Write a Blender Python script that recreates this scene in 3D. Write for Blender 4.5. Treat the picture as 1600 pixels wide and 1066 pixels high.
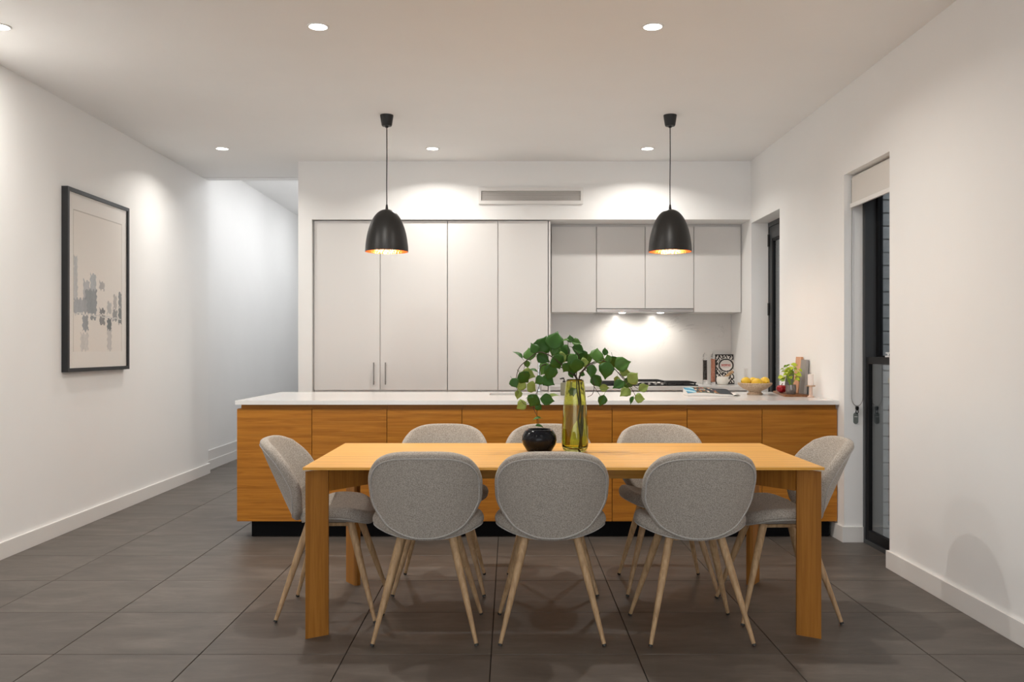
import bpy, bmesh, math, random
from mathutils import Vector, Matrix
PI = math.pi
random.seed(7)
for o in list(bpy.data.objects): bpy.data.objects.remove(o, do_unlink=True)
SC = bpy.context.scene
C = SC.collection

# ------------------------------------------------------------------ camera
F, H, VX, VY = 1430.0, 1.265, 797.0, 545.0
cam = bpy.data.cameras.new('camera'); camo = bpy.data.objects.new('camera', cam); C.objects.link(camo)
cam.sensor_width = 36; cam.lens = 36 * F / 1600
cam.shift_x = (800 - VX) / 1600; cam.shift_y = (VY - 533) / 1600
camo.location = (0, 0, H); camo.rotation_euler = (PI / 2, 0, 0)
cam.clip_start = .05
SC.camera = camo

# ------------------------------------------------------------------ world, exposure
W = bpy.data.worlds.new('dusk_sky'); SC.world = W; W.use_nodes = True
W.node_tree.nodes['Background'].inputs[0].default_value = (.92, .96, 1.0, 1)
W.node_tree.nodes['Background'].inputs[1].default_value = 3.1
SC.view_settings.view_transform = 'Standard'; SC.view_settings.look = 'None'
SC.view_settings.exposure = 0.08; SC.view_settings.gamma = 1.0
SC.view_settings.use_curve_mapping = False
DOWN_W = 20.5      # each downlight
REAR_W = 3.0       # dimmed rows of the living area
KITCH_W = 12.0     # the row in front of the kitchen
HALL_W = 9.5
PEND_W = 4.5
DOWN_COL = (1.0, .957, .895)


# ------------------------------------------------------------------ materials
def mat(name, col=(.8, .8, .8), rough=.5, metal=0., spec=.5, **kw):
    m = bpy.data.materials.new(name); m.use_nodes = True
    b = m.node_tree.nodes['Principled BSDF']
    b.inputs['Base Color'].default_value = (*col, 1); b.inputs['Roughness'].default_value = rough
    b.inputs['Metallic'].default_value = metal; b.inputs['Specular IOR Level'].default_value = spec
    for k, v in kw.items(): b.inputs[k.replace('_', ' ')].default_value = v
    return m

def nn(m, typ, **kw):
    n = m.node_tree.nodes.new(typ)
    for k, v in kw.items(): setattr(n, k, v)
    return n

def bsdf(m): return m.node_tree.nodes['Principled BSDF']
def link(m, a, b): m.node_tree.links.new(a, b)

def ramp(m, stops):
    r = nn(m, 'ShaderNodeValToRGB'); e = r.color_ramp.elements
    while len(e) < len(stops): e.new(.5)
    for i, (p, c) in enumerate(stops): e[i].position = p; e[i].color = (*c, 1)
    return r

def coords(m, scale, rnd=0.):
    tc = nn(m, 'ShaderNodeTexCoord'); mp = nn(m, 'ShaderNodeMapping'); mp.inputs['Scale'].default_value = scale
    out = tc.outputs['Object']
    if rnd:
        oi = nn(m, 'ShaderNodeObjectInfo'); mu = nn(m, 'ShaderNodeMath', operation='MULTIPLY'); mu.inputs[1].default_value = rnd
        link(m, oi.outputs['Random'], mu.inputs[0])
        ad = nn(m, 'ShaderNodeVectorMath', operation='ADD'); link(m, out, ad.inputs[0]); link(m, mu.outputs[0], ad.inputs[1]); out = ad.outputs[0]
    link(m, out, mp.inputs['Vector']); return mp.outputs['Vector']

def noise(m, vec, scale, detail=6, rough=.6, dist=0.):
    n = nn(m, 'ShaderNodeTexNoise'); n.inputs['Scale'].default_value = scale; n.inputs['Detail'].default_value = detail
    n.inputs['Roughness'].default_value = rough; n.inputs['Distortion'].default_value = dist
    if vec is not None: link(m, vec, n.inputs['Vector'])
    return n

def bump(m, src, strength, dist=.002):
    b = nn(m, 'ShaderNodeBump'); b.inputs['Strength'].default_value = strength; b.inputs['Distance'].default_value = dist
    link(m, src, b.inputs['Height']); link(m, b.outputs[0], bsdf(m).inputs['Normal'])

def plaster(name, col, rough=.75):
    m = mat(name, col, rough, spec=.25); v = coords(m, (1, 1, 1))
    n = noise(m, v, 60, 4); bump(m, n.outputs['Fac'], .03, .001)
    n2 = noise(m, v, 1.2, 3); r = ramp(m, [(.3, tuple(c * .985 for c in col)), (.7, tuple(min(1, c * 1.01) for c in col))])
    link(m, n2.outputs['Fac'], r.inputs[0]); link(m, r.outputs[0], bsdf(m).inputs['Base Color']); return m

def wood(name, dark, mid, light, axis=0, rough=.42, freq=1., rnd=37.):
    m = mat(name, mid, rough, spec=.25)
    s = [52 * freq] * 3; s[axis] = 2.2 * freq
    v = coords(m, tuple(s), rnd)
    n = noise(m, v, 1.0, 7, .62, 1.1); r = ramp(m, [(.30, dark), (.5, mid), (.72, light)])
    link(m, n.outputs['Fac'], r.inputs[0])
    s2 = [7 * freq] * 3; s2[axis] = .55 * freq
    w = nn(m, 'ShaderNodeTexWave'); w.wave_type = 'RINGS'; w.inputs['Scale'].default_value = .9; w.inputs['Distortion'].default_value = 5.5
    w.inputs['Detail'].default_value = 3; w.inputs['Detail Scale'].default_value = 1.2
    link(m, coords(m, tuple(s2), rnd), w.inputs['Vector'])
    mx = nn(m, 'ShaderNodeMix', data_type='RGBA'); mx.blend_type = 'MULTIPLY'; mx.inputs[0].default_value = .35
    r2 = ramp(m, [(0., (.62, .58, .55)), (.45, (1, 1, 1)), (1., (1, 1, 1))]); link(m, w.outputs['Fac'], r2.inputs[0])
    link(m, r.outputs[0], mx.inputs[6]); link(m, r2.outputs[0], mx.inputs[7]); link(m, mx.outputs[2], bsdf(m).inputs['Base Color'])
    bump(m, n.outputs['Fac'], .06, .001); return m

def fabric(name, a, b):
    m = mat(name, a, .95, spec=.15, Sheen_Weight=.15); v = coords(m, (1, 1, 1))
    n = noise(m, v, 230, 3, .7); n2 = noise(m, v, 900, 2)
    r = ramp(m, [(.36, a), (.64, b)]); link(m, n.outputs['Fac'], r.inputs[0]); link(m, r.outputs[0], bsdf(m).inputs['Base Color'])
    bump(m, n2.outputs['Fac'], .35, .001); return m

def emit(name, col, s):
    m = bpy.data.materials.new(name); m.use_nodes = True; nt = m.node_tree; nt.nodes.clear()
    e = nt.nodes.new('ShaderNodeEmission'); e.inputs[0].default_value = (*col, 1); e.inputs[1].default_value = s
    o = nt.nodes.new('ShaderNodeOutputMaterial'); nt.links.new(e.outputs[0], o.inputs[0]); return m

def pane_glass(name, tint=(.92, .95, .95), ior=1.5):
    m = bpy.data.materials.new(name); m.use_nodes = True; nt = m.node_tree; nt.nodes.clear()
    t = nt.nodes.new('ShaderNodeBsdfTransparent'); t.inputs[0].default_value = (*tint, 1)
    g = nt.nodes.new('ShaderNodeBsdfGlossy'); g.inputs['Roughness'].default_value = .0
    f = nt.nodes.new('ShaderNodeFresnel'); f.inputs[0].default_value = ior
    x = nt.nodes.new('ShaderNodeMixShader'); o = nt.nodes.new('ShaderNodeOutputMaterial')
    ge = nt.nodes.new('ShaderNodeNewGeometry'); mr = nt.nodes.new('ShaderNodeMapRange'); mr.inputs[3].default_value = ior; mr.inputs[4].default_value = 1 / ior
    nt.links.new(ge.outputs['Backfacing'], mr.inputs[0]); nt.links.new(mr.outputs[0], f.inputs[0])   # same reflectance from either face of the pane
    nt.links.new(f.outputs[0], x.inputs[0]); nt.links.new(t.outputs[0], x.inputs[1]); nt.links.new(g.outputs[0], x.inputs[2])
    nt.links.new(x.outputs[0], o.inputs[0]); return m

def printed(name, rough=.6):
    m = mat(name, (.8, .8, .8), rough, spec=.3); a = nn(m, 'ShaderNodeAttribute'); a.attribute_name = 'Col'
    link(m, a.outputs['Color'], bsdf(m).inputs['Base Color']); return m

def srgb(r, g, b):
    f = lambda c: (c / 255 / 12.92) if c <= 10 else ((c / 255 + .055) / 1.055) ** 2.4
    return (f(r), f(g), f(b))

M = {}
M['wall'] = plaster('wall_paint', (.91, .904, .892))
M['ceil'] = plaster('ceiling_paint', (.95, .942, .93))
M['trim'] = mat('trim_gloss_white', (.82, .80, .775), .4)
M['cab'] = mat('cabinet_white_satin', (.76, .74, .72), .42, spec=.4)
M['oak'] = wood('oak_veneer', (.33, .115, .010), (.45, .168, .016), (.54, .225, .028), axis=0)
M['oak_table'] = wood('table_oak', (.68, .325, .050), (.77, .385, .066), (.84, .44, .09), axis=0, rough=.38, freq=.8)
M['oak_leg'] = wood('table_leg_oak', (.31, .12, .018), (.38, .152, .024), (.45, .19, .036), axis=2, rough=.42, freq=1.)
M['leg'] = wood('chair_leg_ash', (.36, .22, .11), (.48, .31, .165), (.56, .38, .22), axis=2, freq=1.4)
M['fabric'] = fabric('chair_fabric', (.27, .235, .198), (.56, .50, .435))
M['pipe'] = fabric('chair_piping', (.40, .37, .34), (.56, .53, .50))
M['black'] = mat('black_matte', (.012, .012, .013), .5)
M['kick'] = mat('plinth_black', (.006, .006, .007), .6, spec=.08)
M['rubber'] = mat('rubber_foot', (.02, .02, .02), .6)
M['pend'] = mat('pendant_black', (.014, .013, .012), .38)
M['copper'] = mat('hammered_copper', (.95, .36, .12), .28, metal=1.)
_v = nn(M['copper'], 'ShaderNodeTexVoronoi'); _v.inputs['Scale'].default_value = 90
link(M['copper'], coords(M['copper'], (1, 1, 1)), _v.inputs['Vector']); bump(M['copper'], _v.outputs['Distance'], .6, .004)
M['steel'] = mat('brushed_steel', (.42, .41, .40), .3, metal=1.)
M['chrome'] = mat('chrome', (.75, .77, .80), .08, metal=1.)
M['nickel'] = mat('dark_nickel', (.33, .31, .29), .3, metal=1.)
M['char'] = mat('charcoal_aluminium', (.045, .048, .052), .42)
M['chard'] = mat('black_aluminium', (.007, .007, .008), .5, spec=.2)
M['glass'] = pane_glass('double_glazing', (.80, .83, .84), 2.0)
M['artglass'] = pane_glass('picture_glass', (1, 1, 1), 1.3)
M['print'] = printed('printed_paper')
M['printg'] = printed('printed_gloss', .6)
M['lampface'] = emit('downlight_glow', (1, .95, .88), 14)
M['bulb'] = emit('bulb_glow', (1, .78, .45), 9)
M['hoodlamp'] = emit('hood_lamp_glow', (1, .96, .9), 18)
M['grille'] = mat('grille_grey', (.60, .57, .54), .5)
M['grilleback'] = mat('duct_dark', (.36, .34, .32), .8)
M['paper'] = mat('paper_white', (.82, .80, .77), .7)
M['blind'] = mat('blind_fabric', (.74, .71, .67), .9, spec=.1)
M['brick'] = mat('grey_brick', (.36, .35, .36), .85); M['mortar'] = mat('mortar', (.36, .35, .34), .9)
_n = noise(M['brick'], coords(M['brick'], (1, 1, 1), 9.), 14, 6); _r = ramp(M['brick'], [(.3, (.58, .56, .55)), (.7, (.74, .72, .70))])
link(M['brick'], _n.outputs['Fac'], _r.inputs[0]); link(M['brick'], _r.outputs[0], bsdf(M['brick']).inputs['Base Color']); bump(M['brick'], _n.outputs['Fac'], .3, .004)

def tile_mat():
    m = mat('porcelain_tile', (.1, .09, .08), .46, spec=.42)
    v = coords(m, (1.2, 3.2, 1), 60.); n = noise(m, v, 2.4, 8, .62, .6); n2 = noise(m, v, 22, 4)
    r = ramp(m, [(.30, (.082, .069, .059)), (.52, (.115, .098, .084)), (.72, (.155, .134, .116))])
    link(m, n.outputs['Fac'], r.inputs[0])
    mx = nn(m, 'ShaderNodeMix', data_type='RGBA'); mx.blend_type = 'MULTIPLY'; mx.inputs[0].default_value = .3
    r2 = ramp(m, [(.3, (.75, .75, .75)), (.6, (1, 1, 1))]); link(m, n2.outputs['Fac'], r2.inputs[0])
    link(m, r.outputs[0], mx.inputs[6]); link(m, r2.outputs[0], mx.inputs[7])
    oi = nn(m, 'ShaderNodeObjectInfo'); mr = nn(m, 'ShaderNodeMapRange'); mr.inputs[3].default_value = .93; mr.inputs[4].default_value = 1.06
    link(m, oi.outputs['Random'], mr.inputs[0]); vm = nn(m, 'ShaderNodeVectorMath', operation='SCALE')
    link(m, mx.outputs[2], vm.inputs[0]); link(m, mr.outputs[0], vm.inputs['Scale']); link(m, vm.outputs[0], bsdf(m).inputs['Base Color'])
    bump(m, n2.outputs['Fac'], .05, .001); return m
M['tile'] = tile_mat(); M['grout'] = mat('grout_dark', (.02, .018, .016), .9)

def stone(name, base, vein, amt, rough):
    m = mat(name, base, rough, spec=.5); v = coords(m, (1, 1, 1))
    n = noise(m, v, 1.3, 8, .65, 1.6); r = ramp(m, [(.485, base), (.5, tuple(b * (1 - amt) + x * amt for b, x in zip(base, vein))), (.515, base)])
    n2 = noise(m, v, 1.8, 5); r2 = ramp(m, [(.5, (0, 0, 0)), (.68, (1, 1, 1))]); link(m, n2.outputs['Fac'], r2.inputs[0])
    mx = nn(m, 'ShaderNodeMix', data_type='RGBA'); mx.inputs[6].default_value = (*base, 1)
    link(m, n.outputs['Fac'], r.inputs[0]); link(m, r2.outputs[0], mx.inputs[0]); link(m, r.outputs[0], mx.inputs[7]); link(m, mx.outputs[2], bsdf(m).inputs['Base Color'])
    return m
M['bench'] = stone('engineered_stone', (.80, .785, .765), (.6, .58, .56), .15, .16)
M['marble'] = stone('marble_splashback', (.74, .715, .685), (.36, .34, .32), .55, .22)


# ------------------------------------------------------------------ mesh helpers
def box(bm, x0, x1, y0, y1, z0, z1):
    v = [bm.verts.new((x, y, z)) for z in (z0, z1) for y in (y0, y1) for x in (x0, x1)]
    for f in ((0, 2, 3, 1), (4, 5, 7, 6), (0, 1, 5, 4), (2, 6, 7, 3), (0, 4, 6, 2), (1, 3, 7, 5)): bm.faces.new([v[i] for i in f])

def boxes(lst, bevel=0.):
    bm = bmesh.new()
    for b in lst: box(bm, *b)
    if bevel: bmesh.ops.bevel(bm, geom=bm.edges[:], offset=bevel, segments=2, affect='EDGES', profile=.6)
    return bm

def prism(bm, poly, z0, z1):
    a = [bm.verts.new((x, y, z0)) for x, y in poly]; b = [bm.verts.new((x, y, z1)) for x, y in poly]; n = len(poly)
    bm.faces.new(a[::-1]); bm.faces.new(b)
    for i in range(n): bm.faces.new((a[i], a[(i + 1) % n], b[(i + 1) % n], b[i]))

def lathe(bm, prof, seg=32, c=(0, 0, 0), close=False):
    rings = []
    for r, z in prof:
        if r < 1e-6: rings.append([bm.verts.new((c[0], c[1], c[2] + z))])
        else: rings.append([bm.verts.new((c[0] + r * math.cos(2 * PI * i / seg), c[1] + r * math.sin(2 * PI * i / seg), c[2] + z)) for i in range(seg)])
    prs = list(zip(rings, rings[1:])) + ([(rings[-1], rings[0])] if close else [])
    for a, b in prs:
        for i in range(seg):
            j = (i + 1) % seg
            if len(a) == 1 and len(b) == 1: continue
            if len(a) == 1: bm.faces.new((a[0], b[j], b[i]))
            elif len(b) == 1: bm.faces.new((a[i], a[j], b[0]))
            else: bm.faces.new((a[i], a[j], b[j], b[i]))

def tube(bm, pts, rad, seg=8, closed=False):
    pts = [Vector(p) for p in pts]; n = len(pts); rs = rad if isinstance(rad, (list, tuple)) else [rad] * n
    rings = []; up = None
    for i, p in enumerate(pts):
        a = pts[(i - 1) % n] if (i > 0 or closed) else p; b = pts[(i + 1) % n] if (i < n - 1 or closed) else p
        t = (b - a).normalized()
        if up is None: up = t.orthogonal().normalized()
        up = (up - t * up.dot(t))
        up = up.normalized() if up.length > 1e-6 else t.orthogonal().normalized()
        s = t.cross(up)
        rings.append([bm.verts.new(p + (up * math.cos(2 * PI * k / seg) + s * math.sin(2 * PI * k / seg)) * rs[i]) for k in range(seg)])
    for i in range(n if closed else n - 1):
        a, b = rings[i], rings[(i + 1) % n]
        for k in range(seg): bm.faces.new((a[k], a[(k + 1) % seg], b[(k + 1) % seg], b[k]))
    if not closed: bm.faces.new(rings[0][::-1]); bm.faces.new(rings[-1])

def smooth_path(pts, n=6):
    pts = [Vector(p) for p in pts]; out = []
    for i in range(len(pts) - 1):
        p0, p1, p2, p3 = pts[max(i - 1, 0)], pts[i], pts[i + 1], pts[min(i + 2, len(pts) - 1)]
        for k in range(n):
            t = k / n
            out.append(.5 * ((2 * p1) + (p2 - p0) * t + (2 * p0 - 5 * p1 + 4 * p2 - p3) * t * t + (3 * p1 - p0 - 3 * p2 + p3) * t ** 3))
    out.append(pts[-1]); return out

def mesh_of(name, bm, smooth=False):
    bmesh.ops.recalc_face_normals(bm, faces=bm.faces[:])
    me = bpy.data.meshes.new(name); bm.to_mesh(me); bm.free()
    if smooth:
        me.shade_smooth() if smooth is True else me.set_sharp_from_angle(angle=math.radians(smooth))
        if smooth is not True:
            for p in me.polygons: p.use_smooth = True
    return me

def obj(name, bm, m, parent=None, smooth=False, loc=None):
    me = bm if isinstance(bm, bpy.types.Mesh) else mesh_of(name, bm, smooth)
    if not me.materials: me.materials.append(m)
    o = bpy.data.objects.new(name, me); C.objects.link(o)
    if parent is not None: o.parent = parent
    if loc is not None: o.location = loc
    return o

def tag(o, label, cat=None, group=None, kind=None):
    o['label'] = label
    if cat: o['category'] = cat
    if group: o['group'] = group
    if kind: o['kind'] = kind
    return o

def thing(name, label, cat, loc=(0, 0, 0), rz=0., group=None, kind=None):
    o = bpy.data.objects.new(name, None); C.objects.link(o); o.empty_display_size = .1
    o.location = loc; o.rotation_euler = (0, 0, rz); return tag(o, label, cat, group, kind)

def dup(root, loc, rz, label, group=None):
    r = root.copy(); C.objects.link(r); r.location = loc; r.rotation_euler = (0, 0, rz); r['label'] = label
    if group: r['group'] = group
    for ch in list(root.children):
        c = ch.copy(); C.objects.link(c); c.parent = r
        for g in list(ch.children):
            d = g.copy(); C.objects.link(d); d.parent = c
    return r

def at(px, py, d): return Vector(((px - VX) * d / F, d, H - (py - VY) * d / F))

def print_mesh(name, w, h, nx, ny, fn, surf=None):
    """flat printed sheet in local XZ (facing -Y), colour function fn(u,v)"""
    me = bpy.data.meshes.new(name); vs = []; fs = []; cols = []
    for j in range(ny + 1):
        for i in range(nx + 1):
            u, v = i / nx, j / ny
            vs.append(surf(u, v) if surf else (u * w, 0, v * h))
    for j in range(ny):
        for i in range(nx):
            a = j * (nx + 1) + i; fs.append((a, a + 1, a + nx + 2, a + nx + 1)); cols.append(fn((i + .5) / nx, (j + .5) / ny))
    me.from_pydata(vs, [], fs); ca = me.color_attributes.new('Col', 'FLOAT_COLOR', 'CORNER')
    k = 0
    for c in cols:
        for _ in range(4): ca.data[k].color = (*c, 1); k += 1
    return me

def baked(o):
    """apply modifiers of o into a plain mesh"""
    dg = bpy.context.evaluated_depsgraph_get(); dg.update()
    me = bpy.data.meshes.new_from_object(o.evaluated_get(dg)); o.modifiers.clear(); o.data = me; return o


# ------------------------------------------------------------------ the room
XL, XR, ZC, ZH = -3.06, 2.185, 2.97, 3.24
YB = -3.6                     # rear of the room, behind the camera
def struct(name, bm, m, label, **k): return tag(obj(name, bm, m, **k), label, kind='structure')

fl = struct('floor', boxes([(-3.7, 2.6, YB, 14.2, -.12, -.006)]), M['grout'], 'dark grey brown square porcelain tile floor')
PITCH, TX0, TY0 = .603, -.078, 3.786
tile_cache = {}
def tile(x0, x1, y0, y1):
    w, d = round(x1 - x0, 3), round(y1 - y0, 3)
    if w < .03 or d < .03: return
    if (w, d) not in tile_cache:
        bm = bmesh.new(); e = .0012
        lo = [bm.verts.new((sx * w / 2, sy * d / 2, -.006)) for sx, sy in ((-1, -1), (1, -1), (1, 1), (-1, 1))]
        mi = [bm.verts.new((sx * w / 2, sy * d / 2, -e)) for sx, sy in ((-1, -1), (1, -1), (1, 1), (-1, 1))]
        hi = [bm.verts.new((sx * (w / 2 - e), sy * (d / 2 - e), 0)) for sx, sy in ((-1, -1), (1, -1), (1, 1), (-1, 1))]
        for a, b in ((lo, mi), (mi, hi)):
            for i in range(4): bm.faces.new((a[i], a[(i + 1) % 4], b[(i + 1) % 4], b[i]))
        bm.faces.new(hi)
        me = mesh_of('tile', bm); me.materials.append(M['tile']); tile_cache[(w, d)] = me
    obj('tile', tile_cache[(w, d)], None, fl, loc=((x0 + x1) / 2, (y0 + y1) / 2, 0))
g = .0022
for j in range(-9, 16):
    y0, y1 = TY0 + j * PITCH, TY0 + (j + 1) * PITCH
    if y0 < -1.8: continue
    for i in range(-6, 5):
        x0, x1 = TX0 + i * PITCH, TX0 + (i + 1) * PITCH
        xa, xb = (XL, XR + .13) if y0 < 8.95 else (-3.15, -1.93)
        if y1 > 8.7 and y0 < 8.95: xb = XR + .1
        a, b = max(x0, xa), min(x1, xb)
        if a < b: tile(a + g, b - g, y0 + g, y1 - g)

cl = struct('ceiling', boxes([(-3.3, 2.5, YB, 9.105, ZC, ZC + .2), (-3.3, -1.93, 9.125, 9.27, ZC, ZH),
                              (-3.3, -1.7, 9.27, 14.2, ZH, ZH + .15)]), M['ceil'], 'flat white ceiling with recessed downlights')
struct('trim_1', boxes([(XL, -1.93, 9.105, 9.125, ZC + .004, ZC + .03)]), M['nickel'], 'thin dark sliding door track slot in ceiling at the hallway')
struct('wall_left', boxes([(XL - .2, XL, YB, 9.28, 0, ZC), ]), M['wall'], 'plain white plaster wall carrying the framed picture')
struct('wall_hallway', boxes([(-3.35, -3.15, 9.28, 14.2, 0, ZH), (-3.15, -1.7, 14.0, 14.2, 0, ZH)]), M['wall'], 'bright white hallway wall beyond the kitchen')
# kitchen wall: pier, bulkhead, back and side returns
KY = 8.32
struct('wall_back', boxes([(-1.926, -1.802, KY, 14.0, 0, ZC), (-1.802, XR, KY, 9.3, 2.44, ZC), (-1.802, XR + .24, 9.06, 9.3, 0, 2.44),
                           (-1.926, -1.8, 9.06, 14.0, ZC, ZH)]), M['wall'], 'white kitchen wall with bulkhead above the cabinets')
AY0, AY1, BY0, BY1, ZO = 5.27, 5.987, 7.42, 8.29, 2.402
XO = 2.425
struct('wall_right', boxes([(XR, XO, YB, AY0, 0, ZC), (XR, XO, AY0, AY1, ZO, ZC), (XR, XO, AY1, BY0, 0, ZC), (XR, XO, BY0, BY1, ZO, ZC), (XR, XO, BY1, 9.06, 0, ZC)]),
       M['wall'], 'white plaster wall with two narrow full height openings')
struct('wall_rear', boxes([(XL - .2, -2.8, YB - .2, YB, 0, ZC), (1.95, XO, YB - .2, YB, 0, ZC), (-2.8, 1.95, YB - .2, YB, 2.6, ZC)]), M['wall'], 'white rear wall with a wide opening added to let in sky light')  # the opening is made up, so sky light fills the room from behind
BBH, BT = .102, .016
def bboard(name, lst, label): return struct(name, boxes(lst, .002), M['trim'], label)
bboard('baseboard_left', [(XL, XL + BT, YB, 9.28, 0, BBH), (-3.15, XL + BT, 9.28, 9.296, 0, BBH)], 'white baseboard along the picture wall')
bboard('baseboard_right', [(XR - BT, XR, YB, AY0 + .0, 0, BBH), (XR - BT, XO - .118, AY0, AY0 + BT, 0, BBH)], 'white baseboard on the wall before the window')
bboard('baseboard_window', [(XR - BT, XO - .118, AY1 - BT, AY1, 0, BBH), (XR - BT, XR, AY1, 6.2, 0, BBH)], 'short white baseboard wrapping the window reveal')
bboard('baseboard_hallway', [(-3.15, -3.13, 9.3, 14.0, 0, .10), (-3.15, -3.138, 9.3, 14.0, .10, .205)], 'tall stepped white baseboard in the hallway')

struct('wall_sky_block', boxes([(3.45, 3.6, YB, 12, -.1, 3.2)]), mat('sky_block_dark', (.10, .10, .105), .9), 'unseen dark wall added outside to block sky light from the brick')  # added out of view, shades the brick reveal from the sky
struct('ground_passage', boxes([(2.65, 3.45, YB, 12, -.12, -.02)]), M['mortar'], 'grey paving in the side passage outside')
# bricks outside the window
ob = struct('wall_outside', boxes([(2.436, 2.54, 5.995, 6.9, 0, 2.75)]), M['mortar'], 'grey brick outer wall seen through the narrow window')
bme = mesh_of('brick', boxes([(-.055, .055, -.115, .115, -.038, .038)], .003)); bme.materials.append(M['brick'])
for k in range(32):
    for q in range(4):
        obj('brick', bme, None, ob, loc=(2.487, 5.985 + .115 + (0 if k % 2 == 0 else -.0) + q * .24, .045 + k * .086))

# ------------------------------------------------------------------ window_1 (double hung, black frame)
w1 = tag(bpy.data.objects.new('window_1', None), 'narrow full height black framed double hung window under roller blind', kind='structure'); C.objects.link(w1)
FX = 2.308
obj('frame', boxes([(FX, XO, AY0, AY0 + .04, 0, ZO), (FX, XO, AY1 - .037, AY1, 0, ZO), (FX, XO, AY0 + .04, AY1 - .037, ZO - .05, ZO), (FX, XO, AY0 + .04, AY1 - .037, 0, .028)]), M['char'], w1)
def sash(name, x0, x1, z0, z1, m, top=.045, bot=.06, st=.035):
    a, b = AY0 + .041, AY1 - .038
    s = obj(name, boxes([(x0, x1, a, a + st, z0, z1), (x0, x1, b - st, b, z0, z1), (x0, x1, a + st, b - st, z1 - top, z1), (x0, x1, a + st, b - st, z0, z0 + bot)], .002), m, w1)
    xm = (x0 + x1) / 2
    obj('pane', boxes([(xm - .003, xm + .003, a + st - .004, b - st + .004, z0 + bot - .004, z1 - top + .004)]), M['glass'], s); return s
ls = sash('lower_sash', FX + .008, FX + .04, .03, 1.212, M['chard'])
us = sash('upper_sash', 2.378, 2.41, 1.16, ZO - .052, M['chard'], st=.03)
bm = boxes([(FX + .004, FX + .03, 5.585, 5.645, 1.212, 1.222), (FX + .008, FX + .026, 5.60, 5.62, 1.222, 1.235)], .002); box(bm, FX + .010, FX + .020, 5.575, 5.65, 1.235, 1.242)
obj('latch', bm, M['chrome'], w1)

# roller blind
rb = thing('roller_blind', 'cream roller blind pulled a little way down over the narrow window', 'blind', (2.256, 5.63, 2.366))
bm = bmesh.new(); seg = 24; R = .03; hw = .333
path = [(R * math.cos(a), R * math.sin(a)) for a in [PI / 2 * k / 8 + PI / 2 for k in range(-6, 9)]] + [(-R, -.05), (-R, -.10), (-R, -.158)]
prev = None
for (x, z) in path:
    n = 1.0; l = math.hypot(x, z); r_ = (x / R, z / R) if z > 0 else (-1, 0)
    ring = [bm.verts.new((x, -hw, z)), bm.verts.new((x, hw, z)), bm.verts.new((x - r_[0] * .0015, hw, z - r_[1] * .0015)), bm.verts.new((x - r_[0] * .0015, -hw, z - r_[1] * .0015))]
    if prev:
        for i in range(4): bm.faces.new((prev[i], prev[(i + 1) % 4], ring[(i + 1) % 4], ring[i]))
    else: bm.faces.new(ring)
    prev = ring
bm.faces.new(prev[::-1]); obj('blind_fabric', bm, M['blind'], rb, smooth=40)
bm = bmesh.new(); lathe(bm, [(0, -.34), (.0275, -.34), (.0275, .34), (0, .34)], 24)
bmesh.ops.rotate(bm, verts=bm.verts[:], cent=(0, 0, 0), matrix=Matrix.Rotation(PI / 2, 3, 'X')); obj('roller_tube', bm, M['blind'], rb, smooth=40)
obj('bottom_bar', boxes([(-R - .010, -R + .006, -hw - .006, hw + .006, -.184, -.156)], .003), M['trim'], rb)
ch = []
for k in range(25): a = PI * k / 24; ch.append((.010 - .036 * math.cos(a) , .344, -1.42 - .055 * math.sin(a)))
bm = bmesh.new(); tube(bm, [(-.026, .344, 0)] + [(-.026 + .001 * math.sin(k), .344, -.1 - k * .11) for k in range(12)] + ch + [(.046, .344, -.1 - k * .11) for k in range(11, -1, -1)] + [(.046, .344, 0)], .0022, 6)
cn = obj('chain', bm, M['nickel'], rb, smooth=True)
bm = boxes([(.0, .018, .334, .352, -1.50, -1.478)], .003); tube(bm, [(.009 + .008 * math.sin(2 * PI * k / 12), .343, -1.512 + .012 * math.cos(2 * PI * k / 12)) for k in range(12)], .0028, 6, True)
obj('tension_hook', bm, M['chard'], rb)
bm = bmesh.new(); prism(bm, [(.016 * sx * math.cos(a) , dz + .016 * math.sin(a)) for sx, dz, rng in ((1, .022, (0, 1)), (1, -.022, (1, 2))) for a in [PI * (rng[0] + k / 8) for k in range(9)]], -.002, .002)
bmesh.ops.rotate(bm, verts=bm.verts[:], cent=(0, 0, 0), matrix=Matrix.Rotation(PI / 2, 3, 'X')); bmesh.ops.translate(bm, verts=bm.verts[:], vec=(.004, .353, -1.556))
tgp = obj('safety_tag', bm, mat('tag_green_grey', (.16, .18, .17), .4), rb)
obj('tag_text', boxes([(-.006, .014, .3493, .3512, -1.548 - q * .009, -1.544 - q * .009) for q in range(1)]), M['paper'], tgp)

# ------------------------------------------------------------------ door_1 (glazed side door by the kitchen)
d1 = tag(bpy.data.objects.new('door_1', None), 'charcoal framed glazed door in the opening beside the kitchen', kind='structure'); C.objects.link(d1)
DX = 2.336
obj('frame', boxes([(DX, XO, BY0, BY0 + .045, 0, ZO), (DX, XO, BY1 - .03, BY1, 0, ZO), (DX, XO, BY0 + .045, BY1 - .03, ZO - .04, ZO)], .002), M['char'], d1)
a, b = BY0 + .047, BY1 - .032
lf = obj('leaf', boxes([(DX + .006, DX + .05, a, a + .06, .01, ZO - .042), (DX + .006, DX + .05, b - .06, b, .01, ZO - .042), (DX + .006, DX + .05, a + .06, b - .06, ZO - .15, ZO - .042), (DX + .006, DX + .05, a + .06, b - .06, .01, .13)], .003), M['char'], d1)
obj('bead', boxes([(DX + .012, DX + .04, b - .085, b - .06, .13, ZO - .15), (DX + .012, DX + .04, a + .06, a + .085, .13, ZO - .15), (DX + .012, DX + .04, a + .085, b - .085, ZO - .172, ZO - .15)]), M['chard'], lf)
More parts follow.
